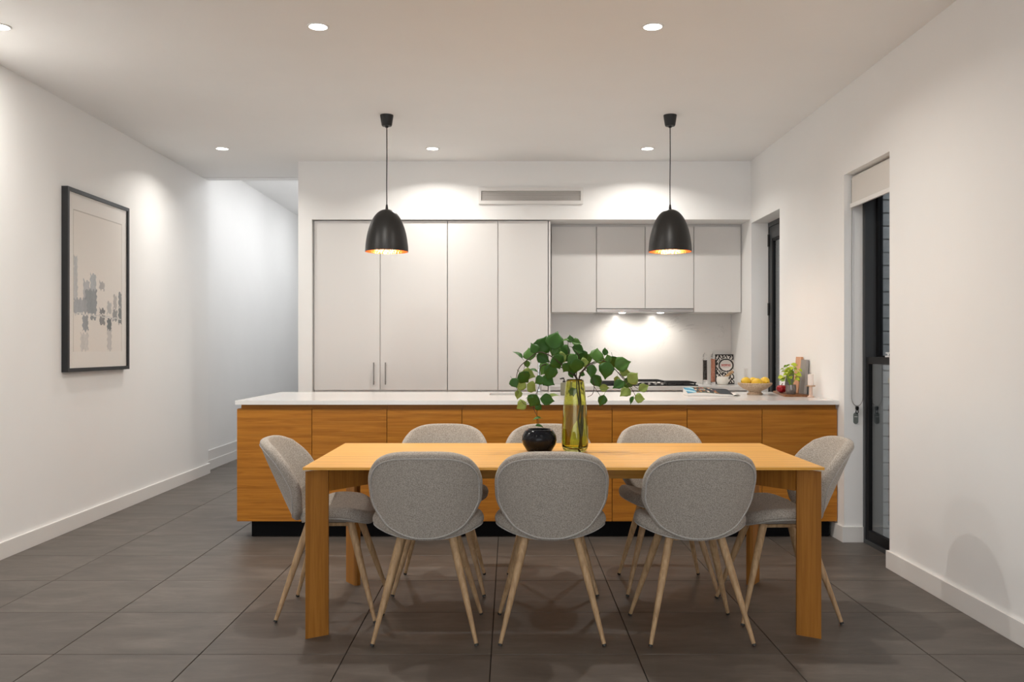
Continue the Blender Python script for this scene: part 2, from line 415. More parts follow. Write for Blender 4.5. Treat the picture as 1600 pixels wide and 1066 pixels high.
obj('pane', boxes([(DX + .024, DX + .030, a + .08, b - .08, .13, ZO - .165)]), M['glass'], lf)
for z in (2.24, 1.62, .35):
    bm = bmesh.new(); lathe(bm, [(0, -.055), (.009, -.055), (.009, .055), (0, .055)], 12, (DX - .004, BY1 - .032, z)); obj('hinge', bm, M['black'], d1, smooth=40)

# ------------------------------------------------------------------ downlights
def downlight(x, y, z, label, w, col, grp='recessed downlights in the ceiling', spread=PI):
    t = thing('downlight', label, 'downlight', (x, y, z), 0, grp)
    bm = bmesh.new(); lathe(bm, [(.048, -.0045), (.056, -.006), (.059, -.002), (.059, 0), (.048, 0)], 28, close=True); obj('trim_ring', bm, M['trim'], t, smooth=40)
    bm = bmesh.new(); lathe(bm, [(0, -.003), (.048, -.003), (.048, -.0005), (0, -.0005)], 28); obj('diffuser', bm, M['lampface'], t)
    L = bpy.data.lights.new('lamp', 'AREA'); L.shape = 'DISK'; L.size = .08; L.energy = w; L.color = col; L.spread = spread
    lo = bpy.data.objects.new('lamp', L); C.objects.link(lo); lo.parent = t; lo.location = (0, 0, -.012)
    return t
g1 = None
downlight(-1.015, 4.84, ZC, 'recessed ceiling downlight above the picture wall end of the dining table', DOWN_W, DOWN_COL, spread=2.75)
downlight(.755, 4.84, ZC, 'recessed ceiling downlight above the window end of the dining table', DOWN_W, DOWN_COL, spread=2.75)
downlight(-2.70, 4.84, ZC, 'recessed ceiling downlight in the dining row beside the picture wall', DOWN_W, DOWN_COL)
downlight(-2.45, 7.79, ZC, 'recessed ceiling downlight in front of the hallway opening', KITCH_W * .8, DOWN_COL, spread=2.5)
downlight(-.66, 7.79, ZC, 'recessed ceiling downlight in front of the tall white cabinets', KITCH_W, DOWN_COL, spread=2.5)
downlight(1.17, 7.79, ZC, 'recessed ceiling downlight in front of the rangehood', KITCH_W, DOWN_COL, spread=2.5)
for i, (x, w_) in enumerate(((-2.60, 'picture wall'), (-1.015, 'room middle'), (.755, 'window wall'))):
    downlight(x, 1.9, ZC, 'recessed ceiling downlight in the living row nearest the ' + w_, REAR_W, DOWN_COL)
    downlight(x, -1.0, ZC, 'recessed ceiling downlight in the rear living row nearest the ' + w_, REAR_W, DOWN_COL)
for y, w_ in ((9.95, 'closest to the living room'), (11.2, 'halfway along the passage'), (12.7, 'towards the far end')):
    downlight(-2.05, y, ZH, 'unseen ceiling downlight added to brighten the hallway, ' + w_, HALL_W, (.95, .97, 1.0), 'added hallway downlights')  # hidden lamps added so the hallway wall is evenly bright

# ------------------------------------------------------------------ pendants
def pendant(x, y, label):
    t = thing('pendant_lamp', label, 'pendant lamp', (x, y, ZC), 0, 'black dome pendants over the island')
    bm = bmesh.new(); lathe(bm, [(0, 0), (.048, 0), (.048, -.006), (.038, -.072), (.034, -.080), (.012, -.080), (.010, -.092), (0, -.092)], 28); obj('ceiling_rose', bm, M['black'], t, smooth=35)
    zt, zb, R = 2.282 - ZC, 1.972 - ZC, .157
    bm = bmesh.new(); tube(bm, [(.0, 0, -.088), (.001, 0, -.3), (-.001, .0, -.5), (0, 0, zt + .02)], .0036, 8); obj('cord', bm, M['black'], t, smooth=True)
    prof = []; N = 22
    for k in range(N + 1):
        a = k / N; prof.append((R * math.sin(a * PI / 2 * .97) ** .88 / math.sin(PI / 2 * .97), zb + (zt - zb) * math.cos(a * PI / 2) ** 1.03))
    prof[0] = (0.012, zt)
    bm = bmesh.new(); lathe(bm, [(0, zt + .001)] + prof + [(R - .003, zb), (R - .0035, zb + .004)], 48); sh = obj('shade', bm, M['pend'], t, smooth=50)
    inn = [(max(r - .004, .001), z - .003 if k < N else z + .001) for k, (r, z) in enumerate(prof)]
    bm = bmesh.new(); lathe(bm, [(0, inn[0][1])] + inn, 48); obj('copper_lining', bm, M['copper'], sh, smooth=True)
    bm = bmesh.new(); lathe(bm, [(0, zt + .035), (.006, zt + .035), (.010, zt + .005), (.012, zt - .004), (0, zt - .004)], 16); obj('cord_grip', bm, M['black'], t, smooth=35)
    bm = bmesh.new(); lathe(bm, [(0, zt - .01), (.022, zt - .01), (.022, zt - .10), (0, zt - .10)], 16); obj('lamp_holder', bm, M['black'], t, smooth=35)
    bz = zb + .105
    bm = bmesh.new(); lathe(bm, [(.014, .10 ), (.02, .07), (.036, .03), (.04, 0), (.034, -.024), (.018, -.036), (0, -.04)], 20, (0, 0, bz)); obj('bulb', bm, M['bulb'], t, smooth=True)
    L = bpy.data.lights.new('lamp', 'POINT'); L.energy = PEND_W; L.color = (1, .82, .58); L.shadow_soft_size = .03
    lo = bpy.data.objects.new('lamp', L); C.objects.link(lo); lo.parent = t; lo.location = (0, 0, bz - .075)
pendant(-.90, 6.68, 'black dome pendant lamp over the island, nearer the hallway')
pendant(1.168, 6.68, 'black dome pendant lamp over the island, nearer the window wall')

# ------------------------------------------------------------------ air grille
av = thing('air_vent', 'white framed linear air conditioning grille on the kitchen bulkhead', 'air vent', at(829.5, 306.5, KY))
gx, gz, ix, iz = .474, .074, .452, .044
obj('frame', boxes([(-gx, gx, -.020, 0, iz, gz), (-gx, gx, -.020, 0, -gz, -iz), (-gx, -ix, -.020, 0, -iz, iz), (ix, gx, -.020, 0, -iz, iz)]), M['trim'], av)
obj('backing', boxes([(-ix, ix, -.0015, 0, -iz, iz)]), M['grilleback'], av)
sm = mesh_of('slat', boxes([(-ix, ix, -.007, -.002, -.0032, .0032)])); sm.materials.append(M['grille'])
for k in range(9): obj('slat', sm, None, av, loc=(0, 0, -.0375 + k * .0094))

# ------------------------------------------------------------------ tall cabinets
def dpx(px, d): return (px - VX) * d / F
TY = 8.352
def front(name, x0, x1, z0, z1, y, parent, m, org, th=.02, gap=.0022, bev=.0012):
    return obj(name, boxes([(x0 + gap - org[0], x1 - gap - org[0], y - org[1], y + th - org[1], z0 + gap - org[2], z1 - gap - org[2])], bev), m, parent)
def handle(parent, x, z0, z1, y, org):
    bm = bmesh.new(); X, Y = x - org[0], y - org[1]
    tube(bm, [(X, Y - .030, z0), (X, Y - .030, z1)], .006, 10)
    for z in (z0 + .025, z1 - .025): tube(bm, [(X, Y, z), (X, Y - .030, z)], .0045, 8)
    return obj('handle', bm, M['nickel'], parent, smooth=40)
xs = [-1.790, dpx(594, TY), dpx(699, TY), dpx(778, TY), dpx(856.5, TY)]
def tall(name, x0, x1, xm, label, split):
    org = ((x0 + x1) / 2, TY, 0); t = thing(name, label, 'cabinet', org, 0, None)
    obj('carcass', boxes([(x0 - org[0] + .001, x1 - org[0] - .001, .022, .68, .02, 2.436)]), M['cab'], t)
    for a, b, side in ((x0, xm, 1), (xm, x1, -1)):
        dr = front('door', a, b, split, 2.4345, TY, t, M['cab'], org, gap=.003)
        if split > .5 and name == 'pantry_cabinet':
            hx = (b - .055) if side == 1 else (a + .052); handle(dr, hx, at(0, 601, TY).z, at(0, 566.5, TY).z, TY, org)
        front('drawer', a, b, .10, split - .012, TY, t, M['cab'], org)
    return t
SPL = .884
tall('pantry_cabinet', xs[0], xs[2], xs[1], 'tall white two door cabinet with slim bar handles beside the hallway', SPL)
tall('fridge_cabinet', xs[2] + .001, xs[4], xs[3], 'tall white handleless cabinet with two narrow doors', SPL)
tag(obj('gable_panel', boxes([(xs[4] + .004, xs[4] + .022, TY - .004, 9.055, 0, 2.428)], .001), M['cab']), 'tall white end panel between tall cabinets and cooking niche', 'panel')
tag(obj('filler_strip', boxes([(-1.801, xs[0] - .004, TY + .02, TY + .05, 0, 2.43)]), M['cab']), 'narrow white filler strip between kitchen wall and tall cabinet', 'filler strip')

# wall cabinets
UY, UZ0, UZ1 = 8.62, at(0, 488.5, 8.62).z, 2.418
ux = [dpx(p, UY) for p in (861.5, 932, 1008, 1084, 1158)]
lab = ['white wall cabinet beside the tall fridge cabinet', 'white wall cabinet above the rangehood, on the tall cabinet side', 'white wall cabinet above the rangehood, on the window side', 'white wall cabinet beside the window wall']
for i in range(4):
    org = ((ux[i] + ux[i + 1]) / 2, UY, UZ0); t = thing('wall_cabinet', lab[i], 'cabinet', org, 0, 'white wall cabinets')
    z0 = UZ0 + (.036 if i in (1, 2) else 0); hwid = (ux[i + 1] - ux[i]) / 2
    obj('carcass', boxes([(-hwid + .001, hwid - .001, .022, .43, z0 - UZ0 + .002, UZ1 - UZ0)]), M['cab'], t)
    front('door', ux[i], ux[i + 1], z0, UZ1, UY, t, M['cab'], org, gap=.0032)
tag(obj('scribe_panel', boxes([(ux[4] + .003, XR - .001, UY + .012, UY + .05, UZ0, 2.438)]), M['cab']), 'slim white scribe strip between wall cabinet and window wall', 'panel')
tag(obj('cornice_strip', boxes([(ux[0], ux[4], UY + .03, UY + .05, UZ1 + .001, 2.4395)]), M['cab']), 'recessed white strip above the wall cabinets', 'trim strip')
# rangehood
rh = thing('rangehood', 'slim stainless slide out rangehood under the wall cabinets', 'rangehood', ((ux[1] + ux[3]) / 2, UY, UZ0))
hw = (ux[3] - ux[1]) / 2 - .002
obj('body', boxes([(-hw, hw, .02, .42, .004, .034)]), M['steel'], rh)
obj('fascia', boxes([(-hw, hw, -.006, .02, .002, .034)], .002), M['steel'], rh)
obj('control_strip', boxes([(-.06, .06, -.0075, -.004, .014, .024)]), M['nickel'], rh)
for s in (-1, 1):
    px_ = 972 if s < 0 else 1032; lx = dpx(px_, UY + .14) - (ux[1] + ux[3]) / 2
    bm = bmesh.new(); lathe(bm, [(0, -.001), (.03, -.001), (.03, .006), (0, .006)], 20, (lx, .14, 0)); obj('hood_light', bm, M['hoodlamp'], rh)
    L = bpy.data.lights.new('lamp', 'SPOT'); L.energy = 11; L.color = (1, .95, .87); L.spot_size = 2.25; L.spot_blend = .9; L.shadow_soft_size = .03
    lo = bpy.data.objects.new('lamp', L); C.objects.link(lo); lo.parent = rh; lo.location = (lx, .14, -.01); lo.rotation_euler = (.55, 0, 0)
# splashback, back bench
BZ = .92
bx0, bx1 = xs[4] + .024, XR - .002
tag(obj('splashback', boxes([(bx0, bx1, 9.04, 9.058, BZ + .001, 1.70)]), M['marble']), 'pale veined marble splashback behind the cooktop', 'splashback')
tag(obj('back_benchtop', boxes([(bx0, bx1, 8.44, 9.056, BZ - .04, BZ)], .002), M['bench']), 'white stone benchtop under the rangehood', 'benchtop')
n = 4; st_ = (bx1 - bx0) / n
for i in range(n):
    a, b = bx0 + i * st_, bx0 + (i + 1) * st_; org = ((a + b) / 2, 8.46, 0)
    t = thing('base_cabinet', ['white drawer cabinet beside the tall gable panel', 'second white drawer cabinet from the tall gable panel', 'third white drawer cabinet from the tall gable panel', 'white drawer cabinet against the window wall'][i] + ' under the back benchtop', 'cabinet', org, 0, 'white base cabinets')
    obj('carcass', boxes([(a - org[0] + .001, b - org[0] - .001, .022, .59, 0, .879)]), M['cab'], t)
    for z0, z1 in ((.1, .36), (.36, .62), (.62, .865)): front('drawer', a, b, z0, z1, 8.46, t, M['cab'], org)
# cooktop
ck = thing('cooktop', 'black gas cooktop with cast iron trivets on the back benchtop', 'cooktop', (dpx(1010, 8.7), 8.72, BZ))
obj('glass_plate', boxes([(-.45, .45, -.23, .23, .0005, .008)], .002), M['kick'], ck)
for i, (x, y, r) in enumerate(((-.30, .1, .04), (-.30, -.1, .05), (0, .0, .07), (.30, .1, .05), (.30, -.1, .04))):
    bm = bmesh.new(); lathe(bm, [(0, .024), (r * .8, .024), (r, .018), (r, .009), (0, .009)], 20, (x, y, 0)); obj('burner', bm, M['black'], ck, smooth=40)
for x in (-.30, 0, .30):
    h_ = .048 if x == 0 else .034
    bm = boxes([(x - .135, x + .135, y - .006, y + .006, h_ - .012, h_) for y in (-.19, -.06, .06, .19)] + [(x + s * .135 - .006, x + s * .135 + .006, -.19, .19, h_ - .012, h_) for s in (-1, 1)] + [(x + s * .128 - .006, x + s * .128 + .006, q * .18 - .006, q * .18 + .006, .008, h_) for s in (-1, 1) for q in (-1, 1)])
    obj('trivet', bm, M['black'], ck)
for k in range(5):
    bm = bmesh.new(); lathe(bm, [(0, .030), (.014, .030), (.017, .009), (0, .009)], 14, (-.12 + k * .06, -.205, 0)); obj('control_knob', bm, M['steel'], ck, smooth=40)

# ------------------------------------------------------------------ island
IX0, IX1, IY, CY0, CY1 = -1.822, 2.183, 6.10, 6.075, 7.30
pw = (IX1 - .002 - IX0) / 8
DZ0, DZ1 = .112, .864
ordn = ['end oak island cabinet on the hallway side, with oak end panel', 'second oak island cabinet from the hallway end', 'third oak island cabinet from the hallway end', 'fourth oak island cabinet from the hallway end',
        'fourth oak island cabinet from the window wall', 'third oak island cabinet from the window wall', 'second oak island cabinet from the window wall', 'oak island cabinet touching the window wall']
for i in range(8):
    a, b = IX0 + i * pw, IX0 + (i + 1) * pw; org = ((a + b) / 2, IY, 0)
    t = thing('island_cabinet', ordn[i], 'cabinet', org, 0, 'oak fronted island cabinets')
    a0 = a + (.022 if i == 0 else .0008)
    deep = .62 if i in (3, 4) else 1.15
    obj('carcass', boxes([(a0 - org[0], b - org[0] - .0008, .024, deep, .114, .862)]), M['oak'], t)
    obj('finger_rail', boxes([(a0 - org[0], b - org[0] - .0008, .030, .05, .862, .8925)]), M['oak'], t)
    front('door', a, b, DZ0, DZ1, IY, t, M['oak'], org, gap=.0018)
    if i == 0:
        obj('end_panel', boxes([(IX0 - org[0], IX0 + .021 - org[0], .0225, 1.15, DZ0, DZ1)], .001), M['oak'], t)
tag(obj('island_plinth', boxes([(-1.743, 2.15, 6.175, 7.15, 0, .1115)]), M['kick']), 'recessed black plinth under the oak island', 'plinth')
# worktop with a sink cut-out
SX0, SX1, SY0, SY1 = -.155, .405, 6.80, 7.13
def slab_hole(x0, x1, y0, y1, z0, z1, hx0, hx1, hy0, hy1):
    bm = bmesh.new(); R = {}
    for z in (z0, z1):
        R[z] = ([bm.verts.new((x, y, z)) for x, y in ((x0, y0), (x1, y0), (x1, y1), (x0, y1))], [bm.verts.new((x, y, z)) for x, y in ((hx0, hy0), (hx1, hy0), (hx1, hy1), (hx0, hy1))])
        for i in range(4): j = (i + 1) % 4; bm.faces.new((R[z][0][i], R[z][0][j], R[z][1][j], R[z][1][i]))
    for q in (0, 1):
        for i in range(4): j = (i + 1) % 4; bm.faces.new((R[z0][q][i], R[z0][q][j], R[z1][q][j], R[z1][q][i]))
    return bm
ZT0, ZT1 = .893, .92
wt = obj('island_worktop', slab_hole(IX0 - .004, IX1, CY0, CY1, ZT0, ZT1, SX0, SX1, SY0, SY1), M['bench'])
tag(wt, 'long white stone worktop on the oak island', 'worktop')
sk = thing('sink', 'undermount steel sink set in the island worktop', 'sink', ((SX0 + SX1) / 2, (SY0 + SY1) / 2, .70))
a, b = (SX1 - SX0) / 2, (SY1 - SY0) / 2
obj('basin', boxes([(-a, a, -b, b, 0, .004), (-a - .006, -a, -b, b, 0, .192), (a, a + .006, -b, b, 0, .192), (-a - .006, a + .006, -b - .006, -b, 0, .192), (-a - .006, a + .006, b, b + .006, 0, .192)]), M['steel'], sk)
bm = bmesh.new(); lathe(bm, [(0, .007), (.04, .007), (.045, .004), (0, .004)], 20); obj('drain', bm, M['chrome'], sk, smooth=40)
tp = thing('kitchen_tap', 'chrome gooseneck tap standing behind the island sink', 'tap', (dpx(842, 7.2), 7.21, ZT1))
bm = bmesh.new(); lathe(bm, [(0, 0), (.028, 0), (.028, .006), (.02, .01), (.019, .09), (.016, .1), (0, .1)], 20); obj('tap_body', bm, M['chrome'], tp, smooth=40)
bm = bmesh.new(); tube(bm, smooth_path([(0, 0, .09), (0, 0, .2), (0, -.005, .27), (0, -.06, .315), (0, -.12, .29), (0, -.135, .22), (0, -.136, .19)]), .011, 12); obj('spout', bm, M['chrome'], tp, smooth=True)
bm = bmesh.new(); tube(bm, [(.018, 0, .06), (.05, 0, .075), (.085, 0, .11)], [.007, .006, .005], 10); obj('lever', bm, M['chrome'], tp, smooth=True)

# ------------------------------------------------------------------ dining table
TCX, TCY, TL, TD = .232, 4.478, 2.262, 1.024
tb = thing('dining_table', 'long rectangular oak dining table with angled corner legs', 'table', (TCX, TCY, 0))
bm = bmesh.new(); hx, hy, ins = TL / 2, TD / 2, .055
def rect(x, y, z): return [bm.verts.new((sx * x, sy * y, z)) for sx, sy in ((-1, -1), (1, -1), (1, 1), (-1, 1))]
rr = [rect(hx, hy, .75), rect(hx, hy, .7385), rect(hx - ins, hy - ins, .731)]
for p, q in zip(rr, rr[1:]):
    for i in range(4): bm.faces.new((p[i], p[(i + 1) % 4], q[(i + 1) % 4], q[i]))
bm.faces.new(rr[0]); bm.faces.new(rr[-1][::-1])
obj('table_top', bm, M['oak_table'], tb)
for sx in (-1, 1):
    for sy in (-1, 1):
        bm = bmesh.new(); ox, oy = hx - .008, hy - .018
        pts = [(ox, oy), (ox - .088, oy - .060), (ox - .088, oy - .074), (ox - .074, oy - .088), (ox - .060, oy - .088)]
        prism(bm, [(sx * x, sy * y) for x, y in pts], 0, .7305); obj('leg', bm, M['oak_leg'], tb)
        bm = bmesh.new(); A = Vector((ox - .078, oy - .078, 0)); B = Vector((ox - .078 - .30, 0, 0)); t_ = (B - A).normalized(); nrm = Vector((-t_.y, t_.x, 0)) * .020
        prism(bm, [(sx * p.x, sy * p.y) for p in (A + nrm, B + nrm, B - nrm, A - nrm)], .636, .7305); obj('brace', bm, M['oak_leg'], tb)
obj('spine_rail', boxes([(-hx + .40, hx - .40, -.022, .022, .632, .7305)], .001), M['oak_table'], tb)

# ------------------------------------------------------------------ dining chairs
def lerp_tab(tab, t):
    for (a, va), (b, vb) in zip(tab, tab[1:]):
        if t <= b:
            k = (t - a) / (b - a); k = k * k * (3 - 2 * k); return va + (vb - va) * k
    return tab[-1][1]
def squircle(s, t, n):
    """square grid -> filled superellipse of exponent n"""
    m = max(abs(s), abs(t))
    if m < 1e-9: return 0., 0.
    th = math.atan2(t, s); c, d = math.cos(th), math.sin(th)
    r = (abs(c) ** n + abs(d) ** n) ** (-1 / n); return m * r * c, m * r * d
def back_pt(s, t):
    xq, tq = squircle(s, t, 3.7 if t > 0 else 2.5); h = (tq + 1) / 2
    x = .242 * xq * lerp_tab([(-1, .72), (-.6, .88), (0, .99), (.35, 1.0), (1, .955)], tq)
    z = .440 + .398 * h
    y = -.333 + .175 * (1 - h) ** 1.10 + .130 * abs(x / .242) ** 2.3 * (1 - .25 * max(0, tq))
    return Vector((x, y, z))
def seat_pt(s, t):
    xq, tq = squircle(s, t, 2.6)
    x = .250 * xq * lerp_tab([(-1, .86), (-.3, 1.0), (.4, .98), (1, .90)], tq); y = .022 + .178 * tq
    z = .464 + .056 * abs(x / .25) ** 2.2 - .020 * max(0, tq - .45) ** 1.5
    return Vector((x, y, z))
def shell(name, fn, n, th, parent):
    bm = bmesh.new(); g_ = [[bm.verts.new(fn(-1 + 2 * i / n, -1 + 2 * j / n)) for i in range(n + 1)] for j in range(n + 1)]
    for j in range(n):
        for i in range(n): bm.faces.new((g_[j][i], g_[j][i + 1], g_[j + 1][i + 1], g_[j + 1][i]))
    o = obj(name, bm, M['fabric'], parent, smooth=True)
    m = o.modifiers.new('s', 'SOLIDIFY'); m.thickness = th; m.offset = 0; m.use_even_offset = True
    m = o.modifiers.new('b', 'SUBSURF'); m.levels = 2; m.render_levels = 2
    baked(o)
    for p in o.data.polygons: p.use_smooth = True
    return o
def rim(fn, e, off, n=26):
    per = [(-1 + 2 * k / n, -1) for k in range(n)] + [(1, -1 + 2 * k / n) for k in range(n)] + [(1 - 2 * k / n, 1) for k in range(n)] + [(-1, 1 - 2 * k / n) for k in range(n)]
    out = []
    for s, t in per:
        s *= e; t *= e; d = 1e-3
        nr = (fn(s + d, t) - fn(s - d, t)).cross(fn(s, t + d) - fn(s, t - d)).normalized(); out.append(fn(s, t) + nr * off)
    return out
def make_chair(label):
    t = thing('dining_chair', label, 'chair', (0, 0, 0), 0, 'upholstered dining chairs')
    bk = shell('backrest', back_pt, 16, .046, t)
    bm = bmesh.new(); tube(bm, rim(back_pt, .90, .0232), .0032, 6, True); obj('piping', bm, M['pipe'], bk, smooth=True)
    se = shell('seat', seat_pt, 12, .060, t)
    bm = bmesh.new(); tube(bm, rim(seat_pt, .93, -.0285), .0030, 6, True); obj('piping', bm, M['pipe'], se, smooth=True)
    for sx in (-1, 1):
        for sy in (-1, 1):
            a = Vector((sx * .112, sy * .098, .442)); b = Vector((sx * (.222 if sy < 0 else .234), sy * .232, .004)); dv = b - a
            bm = bmesh.new(); tube(bm, [a, a + dv * .35, a + dv * .985], [.0185, .0165, .0085], 14); lg = obj('leg', bm, M['leg'], t, smooth=50)
            bm = bmesh.new(); tube(bm, [a + dv * .98, b], [.0093, .0093], 12); obj('foot', bm, M['rubber'], lg, smooth=50)
    bm = bmesh.new(); tube(bm, [(-.112, -.098, .434), (.112, -.098, .434), (.112, .098, .434), (-.112, .098, .434)], .008, 8, True); obj('under_frame', bm, M['leg'], t)
    return t
ch0 = make_chair('grey upholstered dining chair facing the island, at the picture wall end of its side')
ch0.location = (-.367, 4.112, 0); ch0.rotation_euler = (0, 0, .015)
dup(ch0, (.181, 4.112, 0), -.01, 'grey upholstered dining chair facing the island, middle of its side')
dup(ch0, (.808, 4.108, 0), .03, 'grey upholstered dining chair facing the island, at the window end of its side')
dup(ch0, (-.365, 4.885, 0), PI, 'grey upholstered dining chair with its back to the island, at the picture wall end')
dup(ch0, (.212, 4.885, 0), PI, 'grey upholstered dining chair with its back to the island, behind the glass vase')
dup(ch0, (.830, 4.885, 0), PI, 'grey upholstered dining chair with its back to the island, at the window end')
dup(ch0, (-.851, 4.44, 0), -PI / 2, 'grey upholstered dining chair at the table head facing the window wall')
dup(ch0, (1.282, 4.405, 0), PI / 2 + .03, 'grey upholstered dining chair at the table head with its back to the window wall')

# ------------------------------------------------------------------ vase, branches, black pot
VA = Vector((.324, 4.57, .7503))
vs = thing('glass_vase', 'tall olive green glass vase with water on the dining table', 'vase', VA)
M['vglass'] = mat('olive_glass', (.72, .73, .24), .0, spec=.5, Transmission_Weight=1., IOR=1.45)
M['water'] = mat('water', (.93, .95, .72), .0, Transmission_Weight=1., IOR=1.33)
outer = [(0, 0), (.045, 0), (.058, .006), (.066, .030), (.0675, .06), (.066, .12), (.060, .20), (.053, .28), (.0485, .33), (.045, .352), (.041, .362)]
inner = [(.0385, .361), (.042, .350), (.0455, .33), (.050, .28), (.057, .20), (.063, .12), (.0645, .06), (.063, .035), (.052, .020), (0, .018)]
bm = bmesh.new(); lathe(bm, outer + inner, 48); obj('glass_body', bm, M['vglass'], vs, smooth=True)
wp = [(0, .0185)] + [(r - .0004, z) for r, z in inner[::-1][1:] if z < .235] + [(.0540, .235), (0, .235)]
bm = bmesh.new(); lathe(bm, wp, 48); obj('water', bm, M['water'], vs, smooth=40)

M['leafd'] = mat('leaf_dark_green', (.038, .115, .018), .42, spec=.25); M['leafm'] = mat('leaf_mid_green', (.075, .175, .03), .45, spec=.25)
M['leafp'] = mat('leaf_pale_green', (.25, .33, .08), .5, spec=.25); M['stem'] = mat('stem_brown', (.045, .028, .018), .7)
for q in ('leafd', 'leafm', 'leafp'):
    b_ = bsdf(M[q]).inputs; c_ = tuple(b_['Base Color'].default_value)[:3]
    n_ = noise(M[q], coords(M[q], (1, 1, 1), 5.), 40, 4); r_ = ramp(M[q], [(.3, tuple(x * .75 for x in c_)), (.7, tuple(x * 1.25 for x in c_))])
    link(M[q], n_.outputs['Fac'], r_.inputs[0]); link(M[q], r_.outputs[0], b_['Base Color'])
def leaf_mesh(name, m, curl, fold, narrow=1.):
    """unit leaf along +X from its stalk at 0, flat in XY, normal Z"""
    bm = bmesh.new(); prof = [(0, .03), (.08, .22), (.2, .39), (.35, .47), (.5, .465), (.65, .385), (.78, .27), (.90, .12), (1.06, .0)]
    rows = []
    for x, w in prof:
        zc = -curl * x * x; w *= narrow; row = []
        for f in (-1, -.5, 0, .5, 1):
            ser = 1 + (.09 if (int(x * 20 + .5) % 2 and abs(f) == 1) else 0)
            row.append(bm.verts.new((x, f * w * ser, zc + fold * abs(f) * w + .05 * math.sin(7 * x + 3 * f) * abs(f) * w)))
        rows.append(row)
    for a, b in zip(rows, rows[1:]):
        for i in range(4): bm.faces.new((a[i], a[i + 1], b[i + 1], b[i]))
    bmesh.ops.remove_doubles(bm, verts=bm.verts[:], dist=1e-4)
    r = bmesh.ops.solidify(bm, geom=bm.faces[:], thickness=.012)
    tube(bm, [(-.28, 0, .0), (-.12, 0, .01), (.02, 0, .0)], .016, 5)
    me = mesh_of(name, bm, True); me.materials.append(m); return me
LM = {k: [leaf_mesh('leaf', M['leaf' + k], c, f, nrw) for c, f, nrw in ((.15, .25, 1.0), (.35, .15, 1.05), (.05, .4, .85), (.3, .5, .6))] for k in 'dmp'}
SC3, OX3, OY3 = 4.846, 760, 500
def zp(x, y, d): return at(OX3 + x / SC3, OY3 + y / SC3, d)
br = thing('leafy_branches', 'trailing leafy green branches arranged in the olive glass vase', 'branches', VA + Vector((0, 0, .02)))
inv = -br.location
def stem(pts, r0, r1):
    P = smooth_path([p + inv for p in pts], 6); n = len(P); bm = bmesh.new(); tube(bm, P, [r0 + (r1 - r0) * i / (n - 1) for i in range(n)], 7); obj('stem', bm, M['stem'], br, smooth=True)
D0 = 4.57
base = [zp(695, 985, D0 - .005), zp(700, 880, D0 + .012), zp(690, 760, D0 + .0), zp(700, 640, D0 + .01), zp(685, 540, D0)]
mouth = zp(678, 440, D0)
stem(base + [mouth, zp(620, 390, D0 - .01), zp(560, 330, D0 - .03), zp(480, 270, D0 - .05), zp(395, 245, D0 - .06), zp(320, 295, D0 - .06), zp(250, 360, D0 - .05), zp(225, 440, D0 - .04), zp(215, 480, D0 - .03), zp(232, 520, D0 - .03), zp(240, 555, D0 - .03)], .0042, .0013)
stem([zp(690, 980, D0 + .02), zp(710, 800, D0 + .016), zp(705, 600, D0 - .01), zp(690, 450, D0 + .01), zp(620, 385, D0 + .04), zp(520, 345, D0 + .06), zp(430, 340, D0 + .06), zp(402, 385, D0 + .05), zp(405, 450, D0 + .05), zp(395, 520, D0 + .04), zp(372, 570, D0 + .04), zp(350, 620, D0 + .03), zp(365, 690, D0 + .02), zp(385, 730, D0 + .02), zp(398, 790, D0 + .02)], .0040, .0011)
stem([zp(715, 975, D0 - .02), zp(705, 820, D0 - .018), zp(715, 640, D0 + .005), zp(700, 450, D0 - .01), zp(740, 370, D0 - .02), zp(800, 325, D0 - .03), zp(885, 310, D0 - .04), zp(960, 360, D0 - .04), zp(1030, 440, D0 - .05), zp(1090, 510, D0 - .05), zp(1130, 575, D0 - .05)], .0042, .0013)
stem([zp(700, 450, D0 + .015), zp(735, 385, D0 + .04), zp(800, 335, D0 + .06), zp(880, 320, D0 + .07), zp(940, 345, D0 + .08), zp(1010, 410, D0 + .08), zp(1080, 470, D0 + .07), zp(1150, 525, D0 + .07)], .0032, .0012)
stem([zp(735, 370, D0 - .02), zp(780, 410, D0 - .03), zp(810, 470, D0 - .04), zp(815, 520, D0 - .04), zp(800, 565, D0 - .03), zp(765, 583, D0 - .02)], .0022, .0013)
stem([zp(812, 500, D0 - .04), zp(840, 540, D0 - .05), zp(868, 585, D0 - .05)], .0016, .0010)
stem([mouth, zp(650, 340, D0 + .01), zp(622, 240, D0 + .02), zp(618, 165, D0 + .02)], .0030, .0012)
stem([mouth, zp(690, 340, D0 - .03), zp(700, 270, D0 - .05), zp(640, 200, D0 - .04)], .0030, .0012)
stem([zp(300, 320, D0 - .06), zp(285, 370, D0 - .07), zp(290, 420, D0 - .07)], .0014, .0009)
stem([zp(372, 570, D0 + .04), zp(300, 640, D0 + .03), zp(255, 598, D0 + .03)], .0014, .0009)
